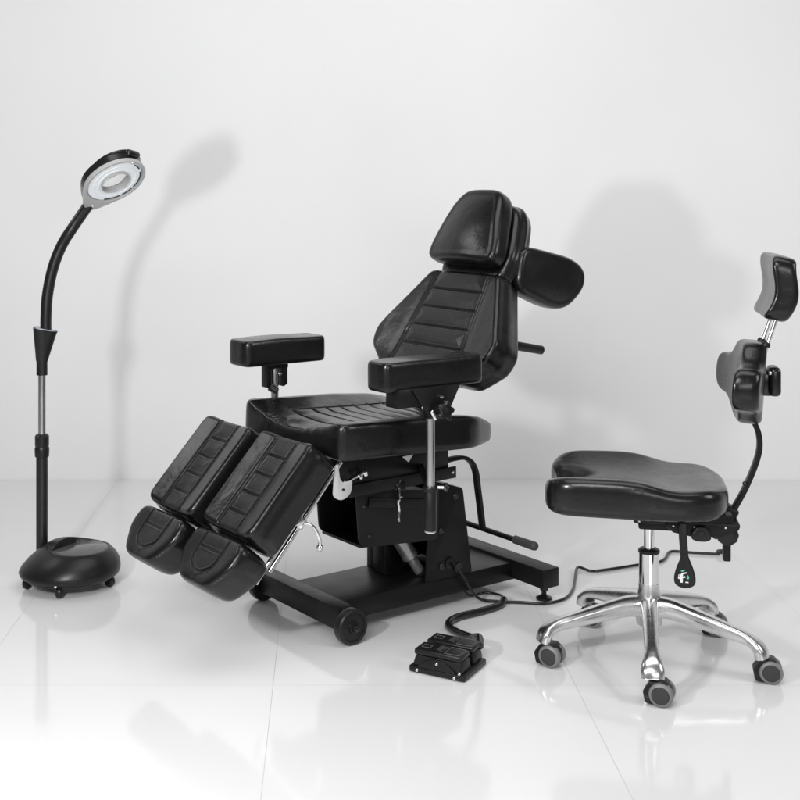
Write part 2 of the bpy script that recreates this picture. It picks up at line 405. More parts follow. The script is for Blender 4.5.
# star knobs
def star_knob(r, h, lobes=5):
    P = []
    for k in range(80):
        a = 2 * math.pi * k / 80; q = r * (.84 + .16 * math.cos(lobes * a)); P.append((q * math.cos(a), q * math.sin(a)))
    return P
def knob(parent, M, r=.018, h=.014, stem=.01, mats=(PAINTG, CHROME), name='knob'):
    b = MB(); b.prism(star_knob(r, h), stem, stem + h, .003, 0, M, 3)
    b.lathe([(r * .35, -.004), (r * .35, stem)], 16, 1, M); b.lathe([(r * .3, stem + h - .001), (r * .3, stem + h + .003), (.0001, stem + h + .0035)], 16, 0, M)
    return b.build(name, list(mats), parent)
knob(CH, T(.205, -.153, .418) @ RX(70) @ RZ(20), .020, .014, .016)
b = MB(); b.cyl((.205, -.165, .41), (.186, -.19, .385), .0045, 0); b.build('knob_pin', CHROME, CH)

# seat frame under the seat
b = MB()
b.box((-.015, -.160, .478), (.40, .160, .535), .004)
plate_y([(-.01, .415), (-.01, .451), (.425, .455), (.425, .420)], -.175, -.166, b, .002)
b.box((-.01, -.166, .44), (.40, -.158, .535), .002); b.box((-.01, .158, .44), (.40, .166, .535), .002)
plate_y([(-.01, .415), (-.01, .451), (.425, .455), (.425, .420)], .166, .175, b, .002)
b.box((-.055, -.215, .468), (-.018, -.165, .54), .003)
sf = b.build('seat_frame', PAINT, CH)
b = MB(); b.lathe([(.005, 0), (.005, .003), (.0001, .004)], 12, 0, T(.408, -.175, .440) @ RX(90)); b.build('bolt', CHROME, sf)
b = MB(); plate_y([(.207, .513), (.250, .516), (.232, .494)], -.181, -.177, b, .001); b.build('reflector_tag', WHITEMARK, CH)

# seat cushion
so = round_poly([(-.085, -.268), (.42, -.272), (.575, -.185), (.575, .185), (.42, .272), (-.085, .268)], [.036, .12, .09, .09, .12, .036], 12)
ridge = [(.02, -.165, .50, -.15), (.02, .165, .50, .15)]
def seat_top(x, y):
    a = np.abs(y)
    h = .030 * np.clip((a - .10) / .13, 0, 1) ** 1.5 - .012
    h *= np.clip(1 - (x - .25) / .35, .4, 1)
    h -= .018 * np.exp(-((y) / .10) ** 2) * np.clip((.10 - x) / .18, 0, 1)      # dips to the front edge between the knees
    h -= .050 * np.clip((x - .38) / .2, 0, 1) ** 2
    segs = [(.03, -.155, .50, -.135), (.03, .155, .50, .135), (.03, -.155, .03, .155)]
    for i in range(7):
        xx = .10 + .055 * i; segs.append((xx, -.153, xx, .153))
    g = groove(x, y, segs, .0026, .0026, .0035, .013)
    wr = .0018 * np.sin(70 * (x - y) + 3 * np.sin(30 * y)) * np.exp(-((x + .07) / .03) ** 2)
    return h + g + wr
b = MB(); b.cushion(so, .088, .026, .014, seat_top, 520, 110, .0, 0, T(0, 0, .543) @ RY(2.2), centre=(.23, 0), soft=.42)
seat = b.build('seat', LEATHER, CH, 60)
# backrest
dv = Vector((.528, 0, .849)); nv = Vector((-.849, 0, .528))
FB = frame(Vector((.468, 0, .825)) - nv * .112, dv, (0, 1, 0), nv)
bo = round_poly([(.262, -.165), (.262, .165), (.02, .300), (-.040, .288), (-.105, .205), (-.105, -.205), (-.040, -.288), (.02, -.300)], [.022, .022, .05, .05, .04, .04, .05, .05], 10)
def back_top(x, y):
    segs = []
    yw = lambda q: .118 + (.262 - q) * .10
    for sg in (1, -1):
        segs.append((.262, sg * yw(.262), -.10, sg * yw(-.10)))
        segs.append((.262, sg * (yw(.262) + .012), -.10, sg * (yw(-.10) + .012)))
    for q in (.190, .122, .054, -.016): segs.append((q, -yw(q), q, yw(q)))
    h = groove(x, y, segs, .0022, .0022, .0060, .020)
    return h + .010 * np.clip((np.abs(y) - .12) / .14, 0, 1) ** 2 + .012 * np.clip((-x - .03) / .10, 0, 1) ** 2
b = MB(); b.cushion(bo, .108, .014, .014, back_top, 520, 110, .005, 0, FB, centre=(.05, 0), seam=.0012)
backrest = b.build('backrest', LEATHER, CH, 60)
b = MB(); plate_y([(.47, .55), (.50, .55), (.56, .72), (.65, .90), (.63, .91), (.53, .72)], .0, .012, b); plate_y([(.47, .55), (.50, .55), (.56, .72), (.65, .90), (.63, .91), (.53, .72)], .10, .112, b)
b.box((.49, .012, .60), (.515, .10, .64), .003)
b.build('backrest_bracket', PAINT, CH)
b = MB(); b.cyl((.60, -.20, .825), (.772, -.20, .791), .0145, 1, bev=.007)
b.build('push_handle', [PAINTG, PLASTIC], CH)

# head cushions
dh = Vector((.471, 0, .882)).normalized(); nh = Vector((-.882, 0, .471)).normalized()
FH = frame(Vector((.590, 0, 1.088)) - nh * .055, dh, (0, 1, 0), nh)
ho = round_poly([(-.012, -.168), (.05, -.162), (.20, -.115), (.252, -.085), (.252, .085), (.20, .115), (.05, .162), (-.012, .168)], [.03, .05, .07, .05, .05, .07, .05, .03], 10)
b = MB(); b.cushion(ho, .060, .030, .012, lambda x, y: .006 * np.cos(y / .17 * 1.4), 360, 60, .006, 0, FH, centre=(.11, 0), dome=.022, sm=.020, soft=.62)
head = b.build('headrest', LEATHER, CH, 60)
ho2 = round_poly([(-.045, -.15), (.05, -.165), (.19, -.122), (.235, -.085), (.235, .085), (.19, .122), (.05, .165), (-.045, .15)], [.03, .05, .07, .05, .05, .07, .05, .03], 10)
b = MB(); b.cushion(ho2, .088, .02, .02, None, 320, 30, .008, 0, FH @ T(0, 0, -.094), centre=(.09, 0), seam=.0015, sm=.018)
b.build('lower_head_cushion', LEATHER, head, 60)
b = MB(); b.box((-.10, -.03, -.115), (.12, .03, -.10), .003, 0, FH); b.box((-.16, -.02, -.13), (.02, .02, -.117), .003, 0, FH)
b.build('headrest_bracket', PAINT, head)
# side cushion mounted behind the headrest
FS = frame((.785, -.175, 1.03), (1, 0, -.18), (.18, 0, 1), (0, -1, 0))
fo = round_poly([(-.10, -.065), (.07, -.100), (.14, -.098), (.222, -.01), (.218, .055), (.13, .082), (-.10, .090)], [.03, .05, .06, .05, .05, .07, .03], 10)
b = MB(); b.cushion(fo, .072, .026, .018, None, 280, 40, .006, 0, FS @ T(0, 0, -.072), centre=(.05, 0), dome=.014, sm=.028, soft=.6)
scn = b.build('side_cushion', LEATHER, CH, 60)
b = MB(); b.tube(catmull([(.70, -.08, 1.00), (.76, -.08, .99), (.80, -.10, 1.0), (.82, -.115, 1.01)], 6), .011, 0, 14); b.build('side_cushion_arm', PAINT, CH)

# armrests
def armrest(x0, x1, y0, y1, px, py, ztop, zbot, near):
    w_ = (y1 - y0); o = round_poly([(x0, y0), (x1, y0), (x1, y1), (x0, y1)], .024, 8)
    b = MB(); b.cushion(o, .083, .020, .010, lambda x, y: .001 * np.sin(x * 22), 320, 40, .0, 0, T(0, 0, .745), centre=((x0 + x1) / 2, (y0 + y1) / 2), dome=.003, soft=.38)
    pad = b.build('armrest', LEATHER, CH, 60)
    s = -1 if near else -1
    b = MB()
    if near:
        pl = round_poly([(px - .085, .752), (px + .095, .752), (px + .045, .665), (px - .02, .665)], [.002, .002, .02, .02], 4)
        plate_y(pl, py - .022, py - .017, b); b.box((px - .13, py - .016, .700), (px + .01, py + .04, .752), .002)
        b.box((px - .015, py - .014, .66), (px + .045, py + .014, .752), .003)
    else:
        for dx in (-.032, .030):
            plate_y(round_poly([(px + dx - .009, .752), (px + dx + .009, .752), (px + dx + .009, .675), (px + dx - .009, .665)], .004, 4), py - .018, py + .018, b)
        b.box((px - .04, py - .02, .728), (px + .04, py + .02, .752), .002)
    b.build('armrest_bracket', PAINT, pad)
    b = MB(); b.cyl((px, py, zbot), (px, py, ztop), .0125, 0, 32); b.build('armrest_post', STEEL, pad)
    if near:
        b = MB(); b.lathe([(.0005, -.004), (.012, -.003), (.017, 0), (.0175, .004), (.0175, .112), (.016, .116), (.013, .117)], 32, 0, T(px, py, .338))
        b.lathe([(.021, 0), (.022, .002), (.022, .012), (.021, .014)], 32, 0, T(px, py, .452))
        sl = b.build('post_sleeve', PLASTIC, pad)
        b = MB(); b.lathe([(.0005, -.0045), (.012, -.0035), (.0165, -.0005), (.0173, .003), (.016, .004)], 32, 0, T(px, py, .337)); b.build('end_cap', WHITEMARK, sl)
        knob(pad, T(px + .02, py - .010, .462) @ RZ(50) @ RX(90), .014, .012, .016)
        knob(pad, T(px + .018, py - .024, .682) @ RX(80), .030, .018, .010)
        b = MB(); b.cyl((px - .022, py - .03, .688), (px - .008, py - .034, .662), .006, 0); b.build('clamp_pin', CHROME, pad)
        b = MB(); b.lathe([(.006, 0), (.006, .004), (.0001, .005)], 16, 0, T(px + .02, py - .0225, .722) @ RX(90)); b.build('pin', CHROME, pad)
    else:
        b = MB(); b.cyl((px - .035, py - .02, .672), (px - .012, py - .035, .655), .012, 0, bev=.003); b.build('knob', PAINTG, pad)
        b = MB(); b.lathe([(.006, 0), (.006, .004), (.0001, .005)], 16, 0, T(px + .008, py - .018, .71) @ RX(90)); b.build('pin', CHROME, pad)
    return pad
armrest(-.004, .368, -.372, -.270, .166, -.360, .745, .345, True)
armrest(-.060, .258, .278, .40, .085, .335, .745, .47, False)
b = MB(); b.tube([(.166, -.348, .462), (.298, -.158, .466)], 1, 0, flat=(.014, .022)); b.build('armrest_crossbar', PAINT, CH)
b = MB(); b.box((.066, .16, .475), (.108, .33, .493), .003); b.build('armrest_crossbar', PAINT, CH)

# leg rests, each with its foot cushion
dl = Vector((.68, 0, .733)).normalized(); nl = Vector((-.733, 0, .68)).normalized()
def leg_rest(yc, xo, zo):
    FL = frame(Vector((-.160 + xo, yc, .612 + zo)) - nl * .108, -dl, (0, 1, 0), nl)
    hw = .133; Ln = .318
    o = round_poly([(.004, -hw), (Ln, -hw), (Ln, hw), (.004, hw)], [.022, .026, .026, .022], 8)
    def top(x, y):
        segs = [(0, -.055, Ln, -.055), (0, .055, Ln, .055), (0, -.048, Ln, -.048), (0, .048, Ln, .048)]
        for k in range(4): segs.append((.072 + .062 * k, -.046, .072 + .062 * k, .046))
        return groove(x, y, segs, .0018, .0019, .0040, .014) + .018 * (np.abs(y) / hw) ** 2 - .008
    b = MB(); b.cushion(o, .108, .015, .012, top, 460, 90, .004, 0, FL, centre=(Ln / 2, 0), seam=.001)
    lg = b.build('leg_rest', LEATHER, CH, 60)
    # foot cushion
    FF = FL @ T(Ln + .006, 0, -.004) @ RY(3)
    fo = round_poly([(0, -hw - .002), (.080, -hw - .002), (.160, -.078), (.160, .078), (.080, hw + .002), (0, hw + .002)], [.036, .06, .06, .06, .06, .036], 10)
    arc = [(.0 , -.060), (.085, -.056), (.112, -.030), (.122, 0), (.112, .030), (.085, .056), (.0, .060)]
    arc = [(p.x, p.y) for p in catmull([(x, y, 0) for x, y in arc], 4)]
    arc2 = [(p[0] * .92, p[1] * .86) for p in arc]
    def ftop(x, y):
        segs = [(*arc[i], *arc[i + 1]) for i in range(len(arc) - 1)]
        segs.append((.055, -.048, .055, .048))
        return groove(x, y, segs, .0018, .0020, .0018, .010) + .005 * np.clip((np.hypot(x * .8, y) - .05) / .09, 0, 1) ** 1.5 - .003
    b = MB(); b.cushion(fo, .112, .030, .016, ftop, 400, 80, .005, 0, FF, centre=(.07, 0), soft=.5, skew=lambda V: np.c_[V[:, 0] - np.clip(.115 - V[:, 2], 0, 1) * .12 * (V[:, 0] > .03), V[:, 1], V[:, 2]])
    b.build('foot_cushion', LEATHER, lg, 60)
    return FL, lg
FN, legN = leg_rest(-.122, 0, 0)
FF_, legF = leg_rest(.155, -.028, .006)
# rails under the leg rests
for Fm, lg, yy in ((FN, legN, -.090), (FF_, legF, -.090)):
    b = MB()
    b.tube([Fm @ Vector(p) for p in ((-.02 if Fm is FN else .06, yy - .012, -.022), (.34, yy - .012, -.030))], .0075, 0, 14)
    b.tube([Fm @ Vector(p) for p in ((.08, yy + .012, -.016), (.385 if Fm is FN else .33, yy + .012, -.032))], .0065, 0, 14)
    b.box((.17, yy - .022, -.036), (.20, yy + .022, -.010), .003, 0, Fm)
    rl = b.build('support_rail', CHROME, lg)
    b = MB(); b.tube([Fm @ Vector(p) for p in catmull([(.18, yy - .02, -.03), (.172, yy - .026, -.06), (.185, yy - .03, -.095), (.20, yy - .03, -.11)], 6)], .005, 0, 12)
    b.sphere(Fm @ Vector((.203, yy - .03, -.113)), .010, 0)
    b.build('release_lever', CHROME, lg)
    if Fm is not FN: continue
    b = MB(); M = frame((-.052, -.232, .466), (1, 0, 0), (0, 0, 1), (0, -1, 0))
    b.prism(round_poly([(-.034, -.020), (-.006, -.036), (.028, -.022), (.034, .018), (.000, .016), (-.010, .028), (-.016, .066), (-.027, .066)], [.02, .03, .03, .008, .012, .02, .005, .005], 8), 0, .005, .001, 0, M)
    b.build('hinge_plate', PLATE, lg)
    b = MB(); b.lathe([(.004, 0), (.004, .003), (.0001, .0035)], 12, 0, M @ T(.0, -.004, .005)); b.build('rivet', PAINTG, lg)
b = MB(); b.tube([(-.035, -.225, .476), (.0, -.205, .478), (.03, -.195, .483), (.06, -.19, .490)], .006, 0, 12)
b.lathe([(.011, 0), (.012, .002), (.012, .010), (.010, .012)], 20, 0, T(.03, -.195, .478) @ RY(70)); b.lathe([(.009, 0), (.012, .004), (.012, .012), (.008, .016)], 6, 0, T(.052, -.19, .483) @ RY(75))
b.build('hinge_rod', CHROME, CH)

# foot lever behind the tower
b = MB()
b.tube(catmull([(.36, -.13, .458), (.45, -.13, .468), (.505, -.13, .462), (.54, -.13, .425), (.555, -.13, .35), (.575, -.13, .225)], 8), 1, 0, flat=(.024, .012), up=(1, 0, 0))
lv = b.build('foot_lever', PAINT, CH)
b = MB(); b.tube([(.60, .03, .22), (.605, -.33, .215)], .0085, 0, 16); b.build('lever_rod', PAINT, lv)
b = MB(); b.lathe([(.010, 0), (.013, .003), (.0135, .05), (.014, .085), (.012, .093), (.006, .098), (.0001, .099)], 24, 0, frame((.603, -.245, .217), (1, 0, 0), (0, 0, 1), (.01, -1, -.01)))
b.build('grip', RUBBER, lv)

# ------------------------------------------------------------------ foot pedal and cables
FP = thing('foot_pedal', 'small black twin foot pedal with silver buttons on the floor beside the treatment chair', 'foot pedal', (.336, 3.378, 0), R(-30))
def P2(w, d): return (w, d)
b = MB()
b.prism(round_poly([(-.084, -.078), (.082, -.078), (.082, .074), (-.080, .074)], .008, 4), .002, .017, .003)
b.build('base_plate', PLASTIC, FP)
for k, (y0, dz) in enumerate(((-.070, 0), (.010, .0))):
    b = MB(); M = T(0, y0, .017)
    # body: side profile in x,z, extruded along y
    Mx = M @ Matrix(((1, 0, 0, 0), (0, 0, 1, 0), (0, 1, 0, 0), (0, 0, 0, 1)))
    b.prism(round_poly([(-.076, 0), (.072, 0), (.066, .030), (-.066, .030)], .006, 4), 0, .060, .003, 0, Mx)
    hump = [(-.06, .0)] + [(-.06 + .115 * t, .028 * math.sin(math.pi * min(1, t * 1.0)) ** .8) for t in np.linspace(.05, .95, 12)] + [(.055, 0)]
    if k == 0: b.prism(hump, -.006, 0, .0012, 0, Mx)
    body = b.build('switch_body', PLASTIC, FP)
    b = MB(); b.box((-.070, -.002, .031), (.068, .060, .047), .005, 0, M, 3)
    b.box((-.020, .010, .0465), (.012, .050, .0495), .002, 0, M); 
    t = b.build('switch_pad', PLASTIC, FP)
    for (cx, cw, cd) in ((-.045, .012, .010), (.038, .022, .024)):
        b = MB()
        for (q0, q1) in (((-cw, -cd), (cw, -cd)), ((cw, -cd), (cw, cd)), ((cw, cd), (-cw, cd)), ((-cw, cd), (-cw, -cd))):
            b.tube([M @ Vector((cx + q0[0], .030 + q0[1], .0472)), M @ Vector((cx + q1[0], .030 + q1[1], .0472))], .0009, 0, 6)
        b.build('pad_marking', MARKG, t)
    b = MB(); b.box((-.010, .012, .0490), (.004, .046, .0505), .0005, 0, M); b.build('ribbed_insert', RUBBER, t)
for (x, z) in ((-.058, .009), (.0, .036), (.052, .009), (.066, .022)):
    b = MB(); b.sphere((x, -.0785 if z < .02 else -.0775, z), .0048, 0, u=14, v=8); b.build('button', CHROME, FP)
# sleeved cable of the pedal (world points turned into pedal space)
Minv = (Matrix.Translation((.336, 3.378, 0)) @ RZ(-30)).inverted()
def loc(pts): return [Minv @ Vector(p) for p in pts]
c1 = catmull([(.425, 3.405, .050), (.432, 3.48, .046), (.415, 3.55, .022), (.375, 3.635, .012), (.366, 3.69, .012), (.40, 3.745, .012), (.475, 3.795, .012), (.54, 3.85, .012), (.565, 3.905, .012)], 10)
b = MB(); b.tube(loc(c1), [.0105 + .0006 * (i % 2) for i in range(len(c1))], 0, 14); b.build('cable_sleeve', PAINTG, FP)
c2 = catmull([(.563, 3.90, .012), (.56, 3.96, .008), (.515, 3.99, .006), (.462, 3.96, .008), (.435, 3.93, .05), (.405, 3.855, .125), (.397, 3.835, .150)], 10)
b = MB(); b.tube(loc(c2), .0038, 0, 10); b.build('thin_cable', PAINTG, FP)

pc = catmull([(.401, 3.836, .142), (.43, 3.86, .10), (.48, 3.90, .02), (.545, 3.905, .006), (.62, 3.895, .006), (.69, 3.885, .006), (.76, 3.93, .006), (.805, 4.02, .006), (.835, 4.13, .008), (.868, 4.245, .010), (.905, 4.215, .007), (.96, 4.23, .006),
              (1.094, 4.29, .006), (1.16, 4.315, .006), (1.20, 4.36, .006), (1.245, 4.445, .006), (1.32, 4.43, .006), (1.40, 4.415, .006), (1.41, 4.413, .006)], 10)
b = MB(); b.tube(pc, .0048, 0, 12)
b.lathe([(.005, 0), (.008, .006), (.009, .022), (.008, .028)], 20, 0, frame((1.40, 4.415, .014), (0, 1, 0), (0, 0, 1), (1, 0, 0)))
cord = b.build('power_cord', PAINTG)
tag(cord, 'thin black power cord running across the floor from the treatment chair to behind the stool', 'cord')

# ------------------------------------------------------------------ magnifying floor lamp
LX, LY = -.850, 4.09
LM = thing('magnifying_lamp', 'black gooseneck magnifying floor lamp with round lens head and domed rolling base at the left', 'magnifying lamp', (LX, LY, 0), 0)
def lx(px, Y=LY + .06): return (px - 326) / 1232 * Y - LX
def lz(py, Y=LY + .06): return 1.31 - (py - 190) / 1232 * Y
# domed base with a recessed flat on the right
N = 96; rings = []
prof = [(.150, .036), (.162, .042), (.166, .052), (.163, .064), (.152, .083), (.135, .101), (.118, .114), (.107, .122), (.101, .124)]
def dome_pt(r, z, a):
    ca, sa = math.cos(a), math.sin(a)
    lift = max(0, -ca * .78 + sa * .45) ** 2 * max(0, (z - .05)) * .25
    sh = .030 * max(0, (z - .055) / .07)
    return (r * ca + sh, r * sa * .97, z + lift)
V = []; F = []
for (r, z) in prof:
    for k in range(N): V.append(dome_pt(r, z, 2 * math.pi * k / N))
# rim rolls into the dished inlay
for (r, z) in [(.098, .1235), (.0965, .117)]:
    for k in range(N): V.append(dome_pt(r, z, 2 * math.pi * k / N))
nr_ = len(prof) + 2
for i in range(nr_ - 1):
    for k in range(N): F.append((i * N + k, i * N + (k + 1) % N, (i + 1) * N + (k + 1) % N, (i + 1) * N + k))
F.append(tuple(reversed(range(N)))); F.append(tuple((nr_ - 1) * N + k for k in range(N)))
b = MB(); b.add(V, F)
# raised hood that carries the pole, open towards the inlay
hv = []; hf = []
hn = 22
for i in range(hn):          # cowl swept from the left-back rim to the centre
    t = i / (hn - 1); x = -.158 + t * .135; zc = .050 + .100 * math.sin(min(1, t * 1.02) * math.pi / 2) ** .75; wd = .030 + .058 * math.sin(min(1, t * 1.5) * math.pi * .5)
    for k in range(21):
        a = math.pi * k / 20; hv.append((x, wd * math.cos(a), .045 + (zc - .045) * math.sin(a) ** .8))
for i in range(hn - 1):
    for k in range(20): hf.append((i * 21 + k, (i + 1) * 21 + k, (i + 1) * 21 + k + 1, i * 21 + k + 1))
hf.append(tuple((hn - 1) * 21 + k for k in range(21))); hf.append(tuple(reversed(range(21))))
b.add(hv, hf, 0, RZ(-28))
lb = b.build('base', PLASTIC, LM, 50)
b = MB(); b.lathe([(.0001, .1165), (.0955, .1165), (.0965, .1175), (.095, .1185), (.0001, .1186)], 72, 0, T(.029, 0, .0055) @ Matrix.Diagonal((1, .97, 1, 1)))
b.build('base_inlay', SMOKED, lb)
b = MB(); b.lathe([(.10, .024), (.145, .030), (.148, .036)], 60, 0); b.build('underframe', PAINTG, lb)
for a in (200, 268, 350, 60, 130):
    cx, cy = .138 * math.cos(R(a)), .138 * math.sin(R(a))
    b = MB(); b.lathe([(.0001, -.011), (.012, -.011), (.0175, -.007), (.019, 0), (.0175, .007), (.012, .011), (.0001, .011)], 28, 0, T(cx, cy, .0195) @ RZ(a * 3) @ RX(90))
    b.box((-.010, -.004, .028), (.010, .004, .040), .002, 0, T(cx, cy, 0)); b.build('castor', PLASTIC, LM)
b = MB(); b.lathe([(.004, 0), (.004, .003), (.0001, .004)], 12, 0, T(-.012, -.163, .046) @ RX(90)); b.build('screw', CHROME, lb)
PX, PY = lx(42), .06
b = MB(); b.cyl((PX, PY, .075), (PX, PY, lz(452)), .0195, 0, 32); b.build('lower_pole', PAINTG, LM)
b = MB(); z0 = lz(457); z1 = lz(434)
b.lathe([(.020, z0), (.0235, z0 + .002), (.0245, z0 + .02), (.0245, z0 + .03), (.022, z0 + .036), (.0235, z0 + .040), (.0235, z1 - .006), (.018, z1), (.015, z1 + .001)], 32, 0, T(PX, PY, 0)); b.build('collar', PLASTIC, LM)
b = MB(); b.cyl((PX, PY, z1 - .01), (PX, PY, lz(370)), .0125, 0, 32); b.build('upper_pole', STEEL, LM)
# socket: tapered holder
b = MB(); zt, zb_ = lz(329), lz(375)
sv = []; sn = 48
levels = [(zb_, .0185, 0, 0), (zb_ + .045, .0185, 0, 0), (zb_ + .05, .0205, .0, 0), (zt - .012, .037, .006, 1), (zt, .040, .008, 1)]
for (z, r, ox, sq) in levels:
    for k in range(sn):
        a = 2 * math.pi * k / sn; rr = r * (1 + (.13 * math.cos(3 * a) if sq else 0)); sv.append((PX + ox + rr * math.cos(a), PY + rr * .8 * math.sin(a), z + (.008 * math.cos(a) * -1 if sq else 0)))
sfc = [(i * sn + k, i * sn + (k + 1) % sn, (i + 1) * sn + (k + 1) % sn, (i + 1) * sn + k) for i in range(4) for k in range(sn)]
sfc.append(tuple(reversed(range(sn))))
sfc.append(tuple(4 * sn + k for k in range(sn)))
b.add(sv, sfc); so_ = b.build('socket', PLASTIC, LM, 40)
b = MB(); iv = [(PX + .008 + .033 * (1 + .13 * math.cos(3 * a)) * math.cos(a), PY + .0265 * math.sin(a) * (1 + .13 * math.cos(3 * a)), zt + .0025 - .0068 * math.cos(a)) for a in [2 * math.pi * k / 48 for k in range(48)]]
b.add(iv + [(p[0], p[1], p[2] - .003) for p in iv], [tuple(range(48))] + [(k, 48 + k, 48 + (k + 1) % 48, (k + 1) % 48) for k in range(48)]); b.build('socket_insert', FUNNEL, so_)
b = MB(); b.lathe([(.0001, 0), (.0085, 0), (.009, .0012), (.0001, .0014)], 24, 0, T(PX + .027, PY - .002, zt - .001) @ RY(12) @ Matrix.Diagonal((1, .7, 1, 1))); b.build('socket_hole', PAINTG, so_)
hc = Vector((lx(115.5), PY - .02, lz(180.5)))
# lens head; axes: a along the long direction, n = face normal
nn = Vector((.455, -.47, -.756)).normalized(); aa = Vector((.86, 0, .51)); aa = (aa - nn * aa.dot(nn)).normalized(); bb = nn.cross(aa)
HM = frame(hc, aa, bb, nn) @ RZ(24)
# gooseneck
nk = [(lx(46), PY, lz(334)), (lx(46), PY, lz(318)), (lx(47.5), PY, lz(295)), (lx(53), PY, lz(268)), (lx(62), PY, lz(245)), (lx(74), PY - .002, lz(226)), tuple(HM @ Vector((-.138, 0, -.006)))]
nkc = catmull(nk, 14)
b = MB(); b.tube(nkc, [.0185 + .0004 * (i % 2) for i in range(len(nkc))], 0, 24); b.build('gooseneck', PLASTIC, LM, 60)
def ring_outline(R0, ext, narrow, NN=96):
    P = []
    for k in range(NN):
        t = 2 * math.pi * k / NN; r = R0; c_, s_ = math.cos(t), math.sin(t)
        e = max(0, -c_) ** 7 * ext; P.append((c_ * (r + e), s_ * (r)))
    return P
oo = ring_outline(.109, .040, .02); io = [(.098 * math.cos(2 * math.pi * k / 96), .098 * math.sin(2 * math.pi * k / 96)) for k in range(96)]
def ring_mesh(b, outer, inner, z0, z1, mi=0, M=I4):
    n = len(outer); bev = .003 if z1 - z0 > .007 else .0012
    def sc(P, d):
        c = np.mean(P, 0); return [tuple(c + (np.array(p) - c) * (1 - d / max(.01, np.hypot(*(np.array(p) - c))))) for p in P]
    L_ = [(outer, z0), (outer, z1 - bev), (sc(outer, bev), z1), (sc(inner, -bev * .6), z1), (inner, z1 - bev), (inner, z0)]
    V = [(p[0], p[1], z) for P, z in L_ for p in P]; F = []
    for i in range(len(L_)):
        j = (i + 1) % len(L_)
        for k in range(n): F.append((i * n + k, i * n + (k + 1) % n, j * n + (k + 1) % n, j * n + k))
    b.add(V, F, mi, M)
b = MB(); ring_mesh(b, oo, io, -.003, .010, 0, HM); hd = b.build('lamp_head', GREYP, LM, 40)
for q in ((-.125, 0, .010), (.100, .010, .010)):
    b = MB(); b.sphere(q, .0045, 0, HM, u=12, v=8); b.build('head_screw', CHROME, hd)
b = MB(); ring_mesh(b, [(p[0] * .99, p[1] * .99) for p in ring_outline(.109, .030, .02)], [(.052 * math.cos(2 * math.pi * k / 96), .052 * math.sin(2 * math.pi * k / 96)) for k in range(96)], -.028, -.0035, 0, HM); b.build('top_shell', PAINTG, hd)
b = MB(); ring_mesh(b, [(.0972 * math.cos(2 * math.pi * k / 96), .0972 * math.sin(2 * math.pi * k / 96)) for k in range(96)], [(.048 * math.cos(2 * math.pi * k / 96), .048 * math.sin(2 * math.pi * k / 96)) for k in range(96)], -.010, .0045, 0, HM); dfs = b.build('light_ring', WHITEP, hd)
for q in (.060, .078):
    b = MB(); ring_mesh(b, [(q * math.cos(2 * math.pi * k / 96), q * math.sin(2 * math.pi * k / 96)) for k in range(96)], [((q - .004) * math.cos(2 * math.pi * k / 96), (q - .004) * math.sin(2 * math.pi * k / 96)) for k in range(96)], .003, .0062, 0, HM); b.build('diffuser_rib', WHITEP, hd)
for a0, a1, n in ((196, 232, 7), (238, 262, 5), (268, 318, 9), (330, 352, 3)):   # dark contact strips showing through the diffuser's lower edge
    b = MB(); P_ = [HM @ Vector((.0905 * math.cos(R(a0 + (a1 - a0) * k / 14)) , .0905 * math.sin(R(a0 + (a1 - a0) * k / 14)), .0046)) for k in range(15)]
    b.tube(P_, [.0014 + .0016 * abs(math.sin(k * 1.7 + n)) for k in range(15)], 0, 8); b.build('contact_strip', RUBBER, dfs)
b = MB(); ring_mesh(b, [(.051 * math.cos(2 * math.pi * k / 72), .051 * math.sin(2 * math.pi * k / 72)) for k in range(72)], [(.0465 * math.cos(2 * math.pi * k / 72), .0465 * math.sin(2 * math.pi * k / 72)) for k in range(72)], -.022, .014, 0, HM); b.build('lens_rim', GREYP, hd)
b = MB(); b.lathe([(.0001, -.018), (.025, -.0165), (.046, -.011), (.046, -.009), (.025, -.0035), (.0001, -.002)], 64, 0, HM); b.build('lens', LENS, hd)
# hinged lens cover folded on the far side
cv = MB(); cv.box((.090, -.030, -.036), (.122, .030, -.012), .010, 0, HM, 3); cv.build('lens_hinge', PAINTG, hd)
cv = MB(); ring_mesh(cv, [(.092 * math.cos(2 * math.pi * k / 96) + .022, .092 * math.sin(2 * math.pi * k / 96)) for k in range(96)], [(.078 * math.cos(2 * math.pi * k / 96) + .022, .078 * math.sin(2 * math.pi * k / 96)) for k in range(96)], -.038, -.0285, 0, HM); cv.build('cover_rim', PAINTG, hd)

# ------------------------------------------------------------------ rolling stool
SX, SY = .902, 3.44
ST = thing('rolling_stool', 'black padded saddle stool with narrow backrest on a polished aluminium five-star base', 'stool', (SX, SY, 0), R(-12))
ROT = -12
